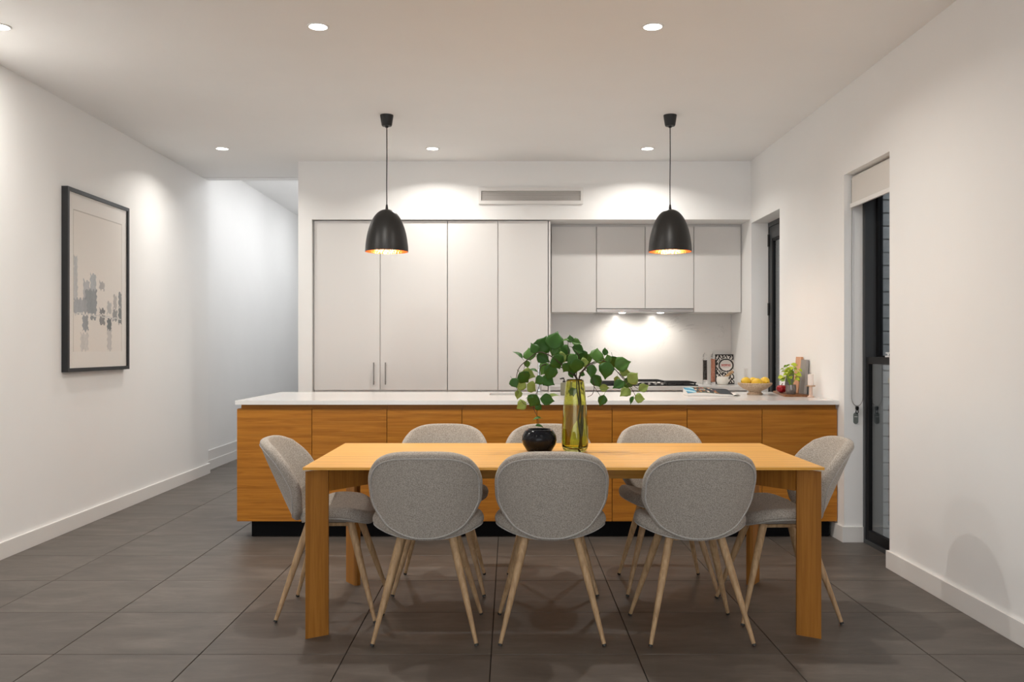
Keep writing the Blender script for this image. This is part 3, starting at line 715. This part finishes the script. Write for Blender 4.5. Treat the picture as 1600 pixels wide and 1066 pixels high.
leaves = [(425, 195, 112, 'd', 60), (520, 155, 122, 'd', 75), (585, 255, 122, 'd', -40), (365, 215, 68, 'd', 110), (515, 228, 80, 'm', -110), (325, 258, 84, 'm', 100), (245, 262, 70, 'd', 130, 3),
 (430, 290, 92, 'd', -30), (308, 335, 50, 'm', -80), (540, 320, 100, 'd', -60), (485, 395, 108, 'd', -110), (435, 368, 88, 'm', -135), (465, 462, 92, 'd', -25), (400, 458, 62, 'd', -150), (358, 380, 58, 'd', 150, 3),
 (318, 412, 92, 'p', -20), (285, 440, 92, 'd', -50), (212, 478, 66, 'd', -60), (262, 498, 72, 'p', -130), (345, 510, 76, 'p', -30), (240, 565, 62, 'p', -100), (355, 612, 92, 'd', -120), (265, 645, 70, 'p', -150),
 (460, 606, 92, 'd', -10, 2), (505, 572, 70, 'p', 25, 3), (380, 745, 56, 'm', 180, 3), (405, 803, 60, 'd', 0, 3), (395, 660, 48, 'd', -40), (330, 585, 50, 'd', 170, 3),
 (600, 152, 46, 'm', 170, 3), (635, 145, 46, 'd', 95), (680, 170, 62, 'm', -10, 2), (695, 225, 88, 'd', -20), (718, 278, 90, 'd', -70), (680, 350, 100, 'd', -90), (765, 302, 80, 'm', -60), (607, 362, 66, 'd', -120),
 (800, 388, 84, 'd', -100), (838, 262, 90, 'm', 75), (896, 240, 52, 'd', 85, 2), (873, 315, 60, 'p', -110, 2), (850, 297, 60, 'm', 160), (905, 378, 104, 'd', -110), (960, 325, 90, 'd', -80), (1030, 335, 104, 'm', 20),
 (925, 292, 56, 'm', 110), (1048, 396, 68, 'p', 0, 2), (1112, 440, 84, 'p', 40), (1080, 476, 78, 'd', -40), (1000, 492, 80, 'd', -150), (985, 455, 52, 'p', -100, 2), (1052, 548, 78, 'p', -150), (1190, 515, 70, 'p', 25, 2),
 (1160, 592, 66, 'p', 0), (1100, 606, 52, 'd', -120, 3), (835, 462, 92, 'd', -60), (892, 515, 62, 'p', 0, 2), (875, 610, 74, 'd', -110), (650, 300, 84, 'm', -140), (560, 285, 80, 'p', 200), (745, 320, 60, 'p', 10), (640, 410, 60, 'd', -60), (725, 410, 40, 'd', -20), (655, 545, 56, 'm', -80)]
rnd = random.Random(3)
lp = sm0 = None
for L_ in leaves:
    x, y, s, kind, ang = L_[:5]; var = L_[5] if len(L_) > 5 else rnd.choice((0, 1, 1, 2))
    size = s / SC3 * D0 / F * 1.18
    dd = D0 + rnd.uniform(-.075, .06) - (.05 if kind == 'd' else 0) * .4
    if y > 530 and 600 < x < 720: dd = D0 - .005
    c = zp(x, y, dd); a = math.radians(ang)
    X = Vector((math.cos(a), rnd.uniform(-.25, .25), math.sin(a))).normalized()
    N = Vector((rnd.uniform(-.45, .45), -1, rnd.uniform(.0, .65)))
    if var == 3: N = Vector((rnd.uniform(-.3, .3), -.5, 1.0))
    N = (N - X * N.dot(X)).normalized(); Y = N.cross(X)
    o = obj('leaf', LM[kind][var], None, br)
    pos = c - X * size * .5 + inv
    Mx = Matrix((X, Y, N)).transposed().to_4x4() @ Matrix.Diagonal((size, size, size, 1)); Mx.translation = pos; o.matrix_local = Mx
# black pot
bp = obj('ceramic_pot', None or (lambda bm: (lathe(bm, [(0, 0), (.055, 0), (.062, .004), (.083, .038), (.0875, .058), (.084, .082), (.072, .104), (.064, .112), (.060, .113), (.058, .108), (.072, .09), (.078, .06), (.07, .03), (.05, .012), (0, .012)], 48), bm)[1])(bmesh.new()),
         mat('black_glaze', (.008, .009, .013), .12, spec=.2), smooth=True, loc=(.146, 4.575, .7503))
_m = bp.data.materials[0]; _v = nn(_m, 'ShaderNodeTexVoronoi'); _v.inputs['Scale'].default_value = 110; link(_m, coords(_m, (1, 1, 1)), _v.inputs['Vector'])
_r = ramp(_m, [(.0, (.35, .4, .5)), (.10, (.02, .022, .03)), (.16, (.008, .009, .013))]); link(_m, _v.outputs['Distance'], _r.inputs[0]); link(_m, _r.outputs[0], bsdf(_m).inputs['Base Color'])
tag(bp, 'squat glossy black glazed pot with fine pale speckles on the dining table', 'pot')

# ------------------------------------------------------------------ framed picture
PY0, PY1, PZ0, PZ1, PX = 6.24, 7.25, 1.104, 2.376, XL
pf = thing('framed_picture', 'black framed abstract grey cityscape print on the plain wall', 'picture', (PX, PY0, PZ0))
pw_, ph_ = PY1 - PY0, PZ1 - PZ0; fw, dp = .026, .045
bm = bmesh.new()
for pts in ([(0, 0), (pw_, 0), (pw_ - fw, fw), (fw, fw)], [(pw_, 0), (pw_, ph_), (pw_ - fw, ph_ - fw), (pw_ - fw, fw)], [(pw_, ph_), (0, ph_), (fw, ph_ - fw), (pw_ - fw, ph_ - fw)], [(0, ph_), (0, 0), (fw, fw), (fw, ph_ - fw)]):
    lo = [bm.verts.new((.001, y, z)) for y, z in pts]; hi = [bm.verts.new((dp, y, z)) for y, z in pts]
    bm.faces.new(lo); bm.faces.new(hi)
    for i in range(4): j = (i + 1) % 4; bm.faces.new((lo[i], lo[j], hi[j], hi[i]))
obj('frame', bm, mat('frame_black', (.010, .010, .011), .45), pf)
RC = [(.09, .15, .38, .64, (206, 205, 203)), (.09, .24, .31, .40, (176, 178, 180)), (.24, .34, .385, .51, (196, 194, 194)), (.355, .45, .45, .554, (188, 192, 193)), (.27, .46, .318, .46, (150, 154, 156)), (.23, .30, .32, .40, (172, 174, 175)),
      (.23, .32, .217, .305, (158, 160, 162)), (.355, .45, .283, .31, (150, 152, 152)), (.51, .60, .468, .517, (190, 184, 180)), (.51, .60, .323, .354, (128, 126, 126)), (.51, .60, .257, .314, (144, 140, 138)),
      (.645, .72, .228, .296, (108, 112, 112)), (.645, .72, .10, .226, (214, 208, 203)), (.645, .72, .327, .40, (200, 198, 194)), (.745, .83, .285, .354, (158, 156, 153)), (.755, .82, .36, .45, (196, 190, 184)), (.85, .91, .372, .47, (146, 147, 146)), (.85, .91, .269, .366, (130, 133, 132)), (.20, .32, .10, .20, (222, 216, 210))]
def art(u, v):
    mat_c = (248, 242, 235)
    if not (.085 < u < .915 and .09 < v < .905): return srgb(*mat_c)
    if u < .092 or u > .908 or v < .095 or v > .90: return srgb(205, 196, 186)
    c = (246, 238, 229)
    n = math.sin(u * 63 + v * 17) * .5 + math.sin(u * 140 - v * 90) * .3 + math.sin(v * 200 + u * 31) * .2
    uu, vv = u + .006 * math.sin(v * 160) + .004 * n, v + .006 * math.sin(u * 120) + .004 * n
    for a, b, z0, z1, col in RC:
        if a < uu < b and z0 < vv < z1: c = tuple(x + 7 * n for x in col)
    if abs(v - (.318 - .02 * u + .004 * math.sin(u * 40))) < .004 and .1 < u < .9: c = (226, 222, 216)
    return srgb(*[max(0, min(255, x)) for x in c])
me = print_mesh('print', pw_ - 2 * fw, ph_ - 2 * fw, 130, 150, art, lambda u, v: (.030, fw + u * (pw_ - 2 * fw), fw + v * (ph_ - 2 * fw)))
obj('print', me, M['print'], pf)
obj('backing_board', boxes([(.002, .028, fw, pw_ - fw, fw, ph_ - fw)]), M['paper'], pf)
obj('glazing', boxes([(.036, .039, fw, pw_ - fw, fw, ph_ - fw)]), M['artglass'], pf)

# ------------------------------------------------------------------ small things on the back bench
def mill(px, label, fill, fz0, fz1):
    d = 8.80; t = thing('spice_mill', label, 'spice mill', (dpx(px, d), d, BZ), 0, 'tall clear spice mills')
    s = d / F; gl = mat('clear_acrylic', (.97, .97, .97), .02, Transmission_Weight=1., IOR=1.3)
    bm = bmesh.new(); lathe(bm, [(0, .0005), (.026, .0005), (.026, .01), (.022, .03), (.0205, .06), (.0195, .22), (.0215, .24), (.020, .25), (0, .25)], 20); obj('tube_body', bm, gl, t, smooth=40)
    bm = bmesh.new(); lathe(bm, [(0, fz0), (.0185, fz0), (.0160, .5 * (fz0 + fz1)), (.0175, fz1), (0, fz1)], 16); obj('filling', bm, fill, t, smooth=True)
    bm = bmesh.new(); lathe(bm, [(0, .2505), (.016, .2505), (.021, .265), (.019, .285), (.008, .297), (.007, .305), (.009, .31), (0, .314)], 20); obj('knob', bm, gl, t, smooth=True)
pep = mat('peppercorns', (.05, .04, .035), .8); sal = mat('pink_salt', (.75, .30, .17), .7)
for m_, a_, b_ in ((pep, (.02, .015, .012), (.14, .11, .09)), (sal, (.62, .20, .10), (.88, .55, .42))):
    v_ = nn(m_, 'ShaderNodeTexVoronoi'); v_.inputs['Scale'].default_value = 220; link(m_, coords(m_, (1, 1, 1)), v_.inputs['Vector'])
    r_ = ramp(m_, [(.2, b_), (.6, a_)]); link(m_, v_.outputs['Distance'], r_.inputs[0]); link(m_, r_.outputs[0], bsdf(m_).inputs['Base Color']); bump(m_, v_.outputs['Distance'], .6, .004)
mill(1101.5, 'tall clear mill filled with black peppercorns', pep, .045, .235)
mill(1114, 'tall clear mill filled with pink salt beside the cookbook', sal, .025, .245)
# cookbook
ckb = thing('cookbook', 'black and white patterned cookbook with red title leaning on the splashback', 'book', (dpx(1119.5, 8.9), 8.93, BZ + .001)); ckb.rotation_euler = (-.16, 0, -.10)
cw, chh = .205, .292
obj('page_block', boxes([(.006, cw - .002, .004, .030, .003, chh - .003)]), M['paper'], ckb)
cov = obj('cover', boxes([(0, cw, 0, .003, 0, chh), (0, cw, .031, .034, 0, chh), (0, .003, .003, .031, 0, chh)]), M['black'], ckb)
def cover(u, v):
    k, w_, r_ = srgb(48, 44, 42), srgb(226, 220, 214), srgb(190, 60, 62)
    if u < .03 or u > .95 or v < .03 or v > .97: return k
    x, y = (u - .5) / .30, (v - .63) / .19; q = x * x + y * y
    if q < .95:
        for z0, z1, hw_ in ((.635, .665, .22), (.595, .625, .22)):
            if z0 < v < z1 and abs(u - .5) < hw_ and math.sin(u * 120) + .6 * math.sin(u * 71 + v * 300) > -.55: return r_
        if abs(v - .55) < .008 and abs(u - .5) < .15: return srgb(170, 160, 156)
        return w_
    if q < 1.45: return k
    if q < 1.65: return w_
    n = math.sin(u * 38 + 3 * math.sin(v * 19)) + math.sin(v * 41 + 3 * math.sin(u * 23)) + .6 * math.sin((u + v) * 60)
    if .12 < u < .35 and .10 < v < .2: return w_
    return w_ if n > .25 else k
me = print_mesh('cover_print', cw, chh, 62, 84, cover, lambda u, v: (u * cw, -.0006, v * chh)); obj('cover_print', me, M['printg'], cov)
# mortar and pestle
mo = thing('mortar', 'small white stone mortar with wooden pestle before the cookbook', 'mortar', (dpx(1129, 8.78), 8.78, BZ))
bm = bmesh.new(); lathe(bm, [(0, 0), (.04, 0), (.05, .008), (.059, .035), (.057, .062), (.052, .078), (.046, .078), (.048, .06), (.045, .03), (0, .018)], 28); obj('bowl', bm, mat('white_stone', (.78, .75, .69), .6), mo, smooth=50)
bm = bmesh.new(); tube(bm, [(-.02, 0, .04), (.03, 0, .075), (.085, 0, .118), (.10, 0, .128)], [.016, .012, .016, .012], 14); obj('pestle', bm, M['leg'], mo, smooth=True)
# power point on the window wall
pp = thing('power_point', 'white power point on the window wall above the back benchtop', 'power point', (XR, dpx(0, 1) and 8.47 or 8.47, 1.045))
obj('plate', boxes([(-.008, -.0005, -.06, .06, -.036, .036)], .002), M['trim'], pp)
for y in (-.03, .03): obj('switch', boxes([(-.011, -.0075, y - .008, y + .008, .008, .026)], .001), M['paper'], pp)

# ------------------------------------------------------------------ small things on the island
mg = thing('magazine', 'glossy food magazine with curled pages lying on the island worktop', 'magazine', (dpx(1106, 6.78), 6.78, ZT1 + .001)); mg.rotation_euler = (0, 0, -.05)
MW, MD = .165, .125
def mz(u, v): return .016 + .030 * v ** .8 + .006 * math.sin(u * 5.5) - (.008 * max(0, (u - .86) / .14) ** 2)
def slab(name, z0, z1, m, parent, nx=20, ny=6, x0=-MW, x1=MW, y0=-MD, y1=MD):
    bm = bmesh.new(); G = [[[bm.verts.new((x0 + (x1 - x0) * i / nx, y0 + (y1 - y0) * j / ny, zf(i / nx, j / ny))) for i in range(nx + 1)] for j in range(ny + 1)] for zf in (z0, z1)]
    for q in (0, 1):
        for j in range(ny):
            for i in range(nx): bm.faces.new((G[q][j][i], G[q][j][i + 1], G[q][j + 1][i + 1], G[q][j + 1][i]))
    for i in range(nx):
        for j in (0, ny): bm.faces.new((G[0][j][i], G[0][j][i + 1], G[1][j][i + 1], G[1][j][i]))
    for j in range(ny):
        for i in (0, nx): bm.faces.new((G[0][j][i], G[0][j + 1][i], G[1][j + 1][i], G[1][j][i]))
    return obj(name, bm, m, parent, smooth=35)
slab('page_block', lambda u, v: .0006, mz, M['paper'], mg)
cv = slab('cover', lambda u, v: mz(u, v) + .0004, lambda u, v: mz(u, v) + .0014, M['paper'], mg, y0=-MD + .004)
slab('loose_page', lambda u, v: .0008 + .010 * math.sin(u * PI), lambda u, v: .0022 + .010 * math.sin(u * PI), M['paper'], mg, x0=MW + .002, x1=MW + .055, y0=-MD + .02, y1=MD - .03, nx=8)
pal = [(35, 40, 48), (60, 62, 66), (176, 120, 78), (206, 200, 190), (120, 60, 62), (92, 104, 70), (40, 44, 52), (50, 54, 60)]
def pc(u, v):
    if u < .20: return srgb(62, 140, 176) if math.sin(v * 9 + u * 24) > -.2 else srgb(170, 205, 215)
    if u > .68: return srgb(50, 54, 60)
    return srgb(*pal[int(abs(math.sin(math.floor(u * 24) * 12.9 + math.floor(v * 8) * 78.2) * 4375.5)) % len(pal)])
me = print_mesh('cover_print', 1, 1, 60, 20, pc, lambda u, v: (-MW + 2 * MW * u, -MD + .006 + (2 * MD - .008) * v, mz(u, .004 / (2 * MD) + v * .98) + .0026)); obj('cover_print', me, M['printg'], cv)

fb = thing('fruit_bowl', 'speckled tan footed bowl holding lemons on the island', 'bowl', (dpx(1179.5, 6.86), 6.86, ZT1))
FB = fb.location
tan = mat('tan_stoneware', (.50, .36, .24), .55); _n = noise(tan, coords(tan, (1, 1, 1)), 130, 4); _r = ramp(tan, [(.35, (.40, .27, .17)), (.6, (.60, .47, .34))]); link(tan, _n.outputs['Fac'], _r.inputs[0]); link(tan, _r.outputs[0], bsdf(tan).inputs['Base Color'])
bm = bmesh.new(); lathe(bm, [(0, .0005), (.056, .0005), (.058, .008), (.045, .022), (.05, .030), (.09, .047), (.122, .072), (.127, .086), (.124, .090), (.118, .084), (.09, .060), (.05, .046), (0, .042)], 44); obj('bowl_body', bm, tan, fb, smooth=50)
lem = mat('lemon_skin', (.78, .50, .03), .42); _n = noise(lem, coords(lem, (1, 1, 1)), 260, 2); bump(lem, _n.outputs['Fac'], .25, .002)
def lemon(dx, dy, z, rz, tilt, label):
    t = thing('lemon', label, 'lemon', FB + Vector((dx, dy, z)), 0, 'lemons in the footed bowl'); t.rotation_euler = (0, tilt, rz)
    bm = bmesh.new(); prof = [(0, -.047), (.006, -.045), (.012, -.038), (.026, -.027), (.034, -.010), (.035, .006), (.029, .024), (.014, .036), (.008, .043), (0, .046)]
    lathe(bm, prof, 24); bmesh.ops.rotate(bm, verts=bm.verts[:], cent=(0, 0, 0), matrix=Matrix.Rotation(PI / 2, 3, 'Y')); obj('skin', bm, lem, t, smooth=True)
    bm = bmesh.new(); lathe(bm, [(0, -.0485), (.003, -.0485), (.0035, -.0445), (0, -.0445)], 8); bmesh.ops.rotate(bm, verts=bm.verts[:], cent=(0, 0, 0), matrix=Matrix.Rotation(PI / 2, 3, 'Y')); obj('stalk_end', bm, M['stem'], t)
lemon(-.070, -.012, .098, .5, .1, 'lemon in the bowl nearest the magazine')
lemon(.006, -.045, .090, -.05, 0, 'lemon at the front middle of the footed bowl')
lemon(.078, .01, .098, 1.75, -.1, 'lemon in the bowl on the window wall side')
lemon(.0, .052, .094, .1, 0, 'lemon at the back of the footed bowl')

# tray group against the window wall
tr = obj('serving_board', (lambda bm: (prism(bm, [(1.985, 6.545), (2.14, 6.55), (2.155, 6.57), (2.165, 7.22), (2.12, 7.26), (2.07, 7.20), (1.97, 6.60), (1.97, 6.56)], ZT1 + .0005, ZT1 + .013), bm)[1])(bmesh.new()), wood('walnut_board', (.13, .05, .02), (.24, .10, .04), (.34, .16, .07), axis=1))
tag(tr, 'dark walnut serving board on the island beside the window wall', 'serving board')
TZ = ZT1 + .0135
pl = thing('potted_herb', 'bright green leafy herb in a grey glass cup on the walnut board', 'potted plant', (2.055, 6.70, TZ))
bm = bmesh.new(); lathe(bm, [(0, 0), (.032, 0), (.036, .006), (.038, .04), (.036, .068), (.033, .068), (.034, .04), (.03, .01), (0, .008)], 28); obj('cup', bm, mat('smoky_cup', (.22, .20, .19), .15, metal=.3), pl, smooth=50)
bm = bmesh.new(); lathe(bm, [(0, .012), (.029, .014), (.0325, .04), (.0315, .055), (0, .058)], 20); obj('soil', bm, M['stem'], pl, smooth=True)
M['herb'] = mat('herb_leaf', (.48, .58, .04), .5); M['herbd'] = mat('herb_leaf_deep', (.24, .40, .03), .5); M['herbr'] = mat('herb_leaf_bronze', (.07, .04, .02), .5)
hm = [leaf_mesh('leaf', M[q], .3, .3) for q in ('herb', 'herb', 'herbd', 'herbr')]
rh_ = random.Random(11)
for k in range(60):
    a = rh_.uniform(0, 2 * PI); el = rh_.uniform(.1, 1.35); R = rh_.uniform(.05, .105)
    top = Vector((R * math.cos(a) * math.cos(el) * .85, R * math.sin(a) * math.cos(el) * .85, .085 + R * math.sin(el) * 1.35))
    if k % 4 == 0: bm = bmesh.new(); tube(bm, [(0, 0, .05), top * .6 + Vector((0, 0, .03)), top], [.0016, .0012, .0008], 5); obj('stem', bm, M['herbd'], pl)
    X = Vector((math.cos(a), math.sin(a), rh_.uniform(-.5, .4))).normalized(); N = Vector((rh_.uniform(-.6, .6), rh_.uniform(-1, .2), .8)); N = (N - X * N.dot(X)).normalized(); s = rh_.uniform(.026, .042)
    idx = 3 if (k in (7,)) else rh_.choice((0, 0, 1, 2))
    o = obj('leaf', hm[idx], None, pl); Mx = Matrix((X, N.cross(X), N)).transposed().to_4x4() @ Matrix.Diagonal((s, s, s, 1)); Mx.translation = top - X * s * .4; o.matrix_local = Mx
rd = thing('red_ornament', 'small glossy red lobed ornament on the walnut board', 'ornament', (2.035, 6.86, TZ))
bm = bmesh.new(); bmesh.ops.create_uvsphere(bm, u_segments=40, v_segments=20, radius=.036)
for v in bm.verts:
    a = math.atan2(v.co.y, v.co.x); k = 1 + .13 * abs(math.cos(a * 3.5)) - .05; rr_ = math.hypot(v.co.x, v.co.y) / .036
    v.co.x *= k * 1.05; v.co.y *= k * 1.05; v.co.z = v.co.z * .9 - (.012 * (1 - rr_) ** 2 if v.co.z > 0 else 0) + .0325
obj('lobes', bm, mat('red_gloss', (.42, .01, .02), .2), rd, smooth=True)
bm = bmesh.new(); tube(bm, [(0, 0, .05), (.002, 0, .062), (.008, 0, .072)], [.004, .003, .0035], 8); obj('stalk', bm, mat('stalk_dark', (.12, .03, .02), .6), rd)
def leaning(name, y0, y1, h, th, lean, m, label, cat, rnd_top=False):
    bm = bmesh.new(); n = 10
    if rnd_top: R = (y1 - y0) / 2; poly = [(y0, 0), (y1, 0)] + [((y0 + y1) / 2 + R * math.cos(PI * k / n), h - R * .8 + R * .8 * math.sin(PI * k / n)) for k in range(n + 1)]
    else: poly = [(y0, 0), (y1, 0), (y1, h), (y0, h)]
    fr = [bm.verts.new((0, y, z)) for y, z in poly]; bk_ = [bm.verts.new((th, y, z)) for y, z in poly]; bm.faces.new(fr); bm.faces.new(bk_)
    for i in range(len(poly)): j = (i + 1) % len(poly); bm.faces.new((fr[i], fr[j], bk_[j], bk_[i]))
    o = obj(name, bm, m); o.location = (XR - .006 - th - h * math.sin(lean), 0, TZ + th * math.sin(lean)); o.rotation_euler = (0, lean, 0); return tag(o, label, cat)
leaning('slate_board', 6.98, 7.18, .165, .010, .12, mat('slate', (.05, .05, .05), .6), 'dark grey round topped slate board leaning on the window wall', 'board', True)
leaning('wooden_board', 6.80, 6.93, .27, .014, .10, wood('peach_board', (.60, .29, .15), (.70, .37, .20), (.76, .44, .26), axis=2), 'pale peach wooden board leaning on the window wall behind the herb', 'board')
leaning('recipe_book', 6.67, 6.79, .25, .020, .07, mat('book_grey', (.34, .31, .29), .6), 'grey covered recipe book leaning on the window wall', 'book')
cs = thing('candle_stand', 'white pillar candle on a small wooden stand beside the walnut board', 'candle', (2.125, 6.47, ZT1))
bm = bmesh.new(); lathe(bm, [(0, .0005), (.024, .0005), (.024, .006), (.013, .014), (.012, .07), (.014, .078), (0, .078)], 20); obj('stand', bm, mat('blush_ceramic', (.66, .47, .38), .5), cs, smooth=40)
bm = bmesh.new(); lathe(bm, [(0, .0785), (.030, .0785), (.032, .085), (0, .085)], 20); obj('saucer', bm, M['leg'], cs, smooth=40)
bm = bmesh.new(); lathe(bm, [(0, .0855), (.020, .0855), (.020, .163), (.017, .165), (0, .163)], 20); cd = obj('candle', bm, mat('candle_wax', (.80, .70, .64), .5), cs, smooth=40)
bm = bmesh.new(); tube(bm, [(0, 0, .160), (.001, 0, .172)], .001, 6); obj('wick', bm, M['black'], cd)
# soap bottle
so = thing('soap_bottle', 'olive soap pump bottle beside the island sink', 'bottle', (dpx(881.5, 6.75), 6.75, ZT1))
bm = bmesh.new(); lathe(bm, [(0, .0005), (.026, .0005), (.028, .004), (.028, .088), (.025, .094), (.01, .097), (0, .097)], 24); obj('bottle_body', bm, mat('olive_bottle', (.17, .165, .11), .4), so, smooth=40)
bm = bmesh.new(); lathe(bm, [(0, .0972), (.011, .0972), (.011, .108), (.004, .109), (.004, .122), (0, .122)], 14); tube(bm, [(0, 0, .125), (-.012, 0, .126), (-.032, 0, .122)], [.007, .006, .004], 8); obj('pump', bm, M['black'], so, smooth=40)
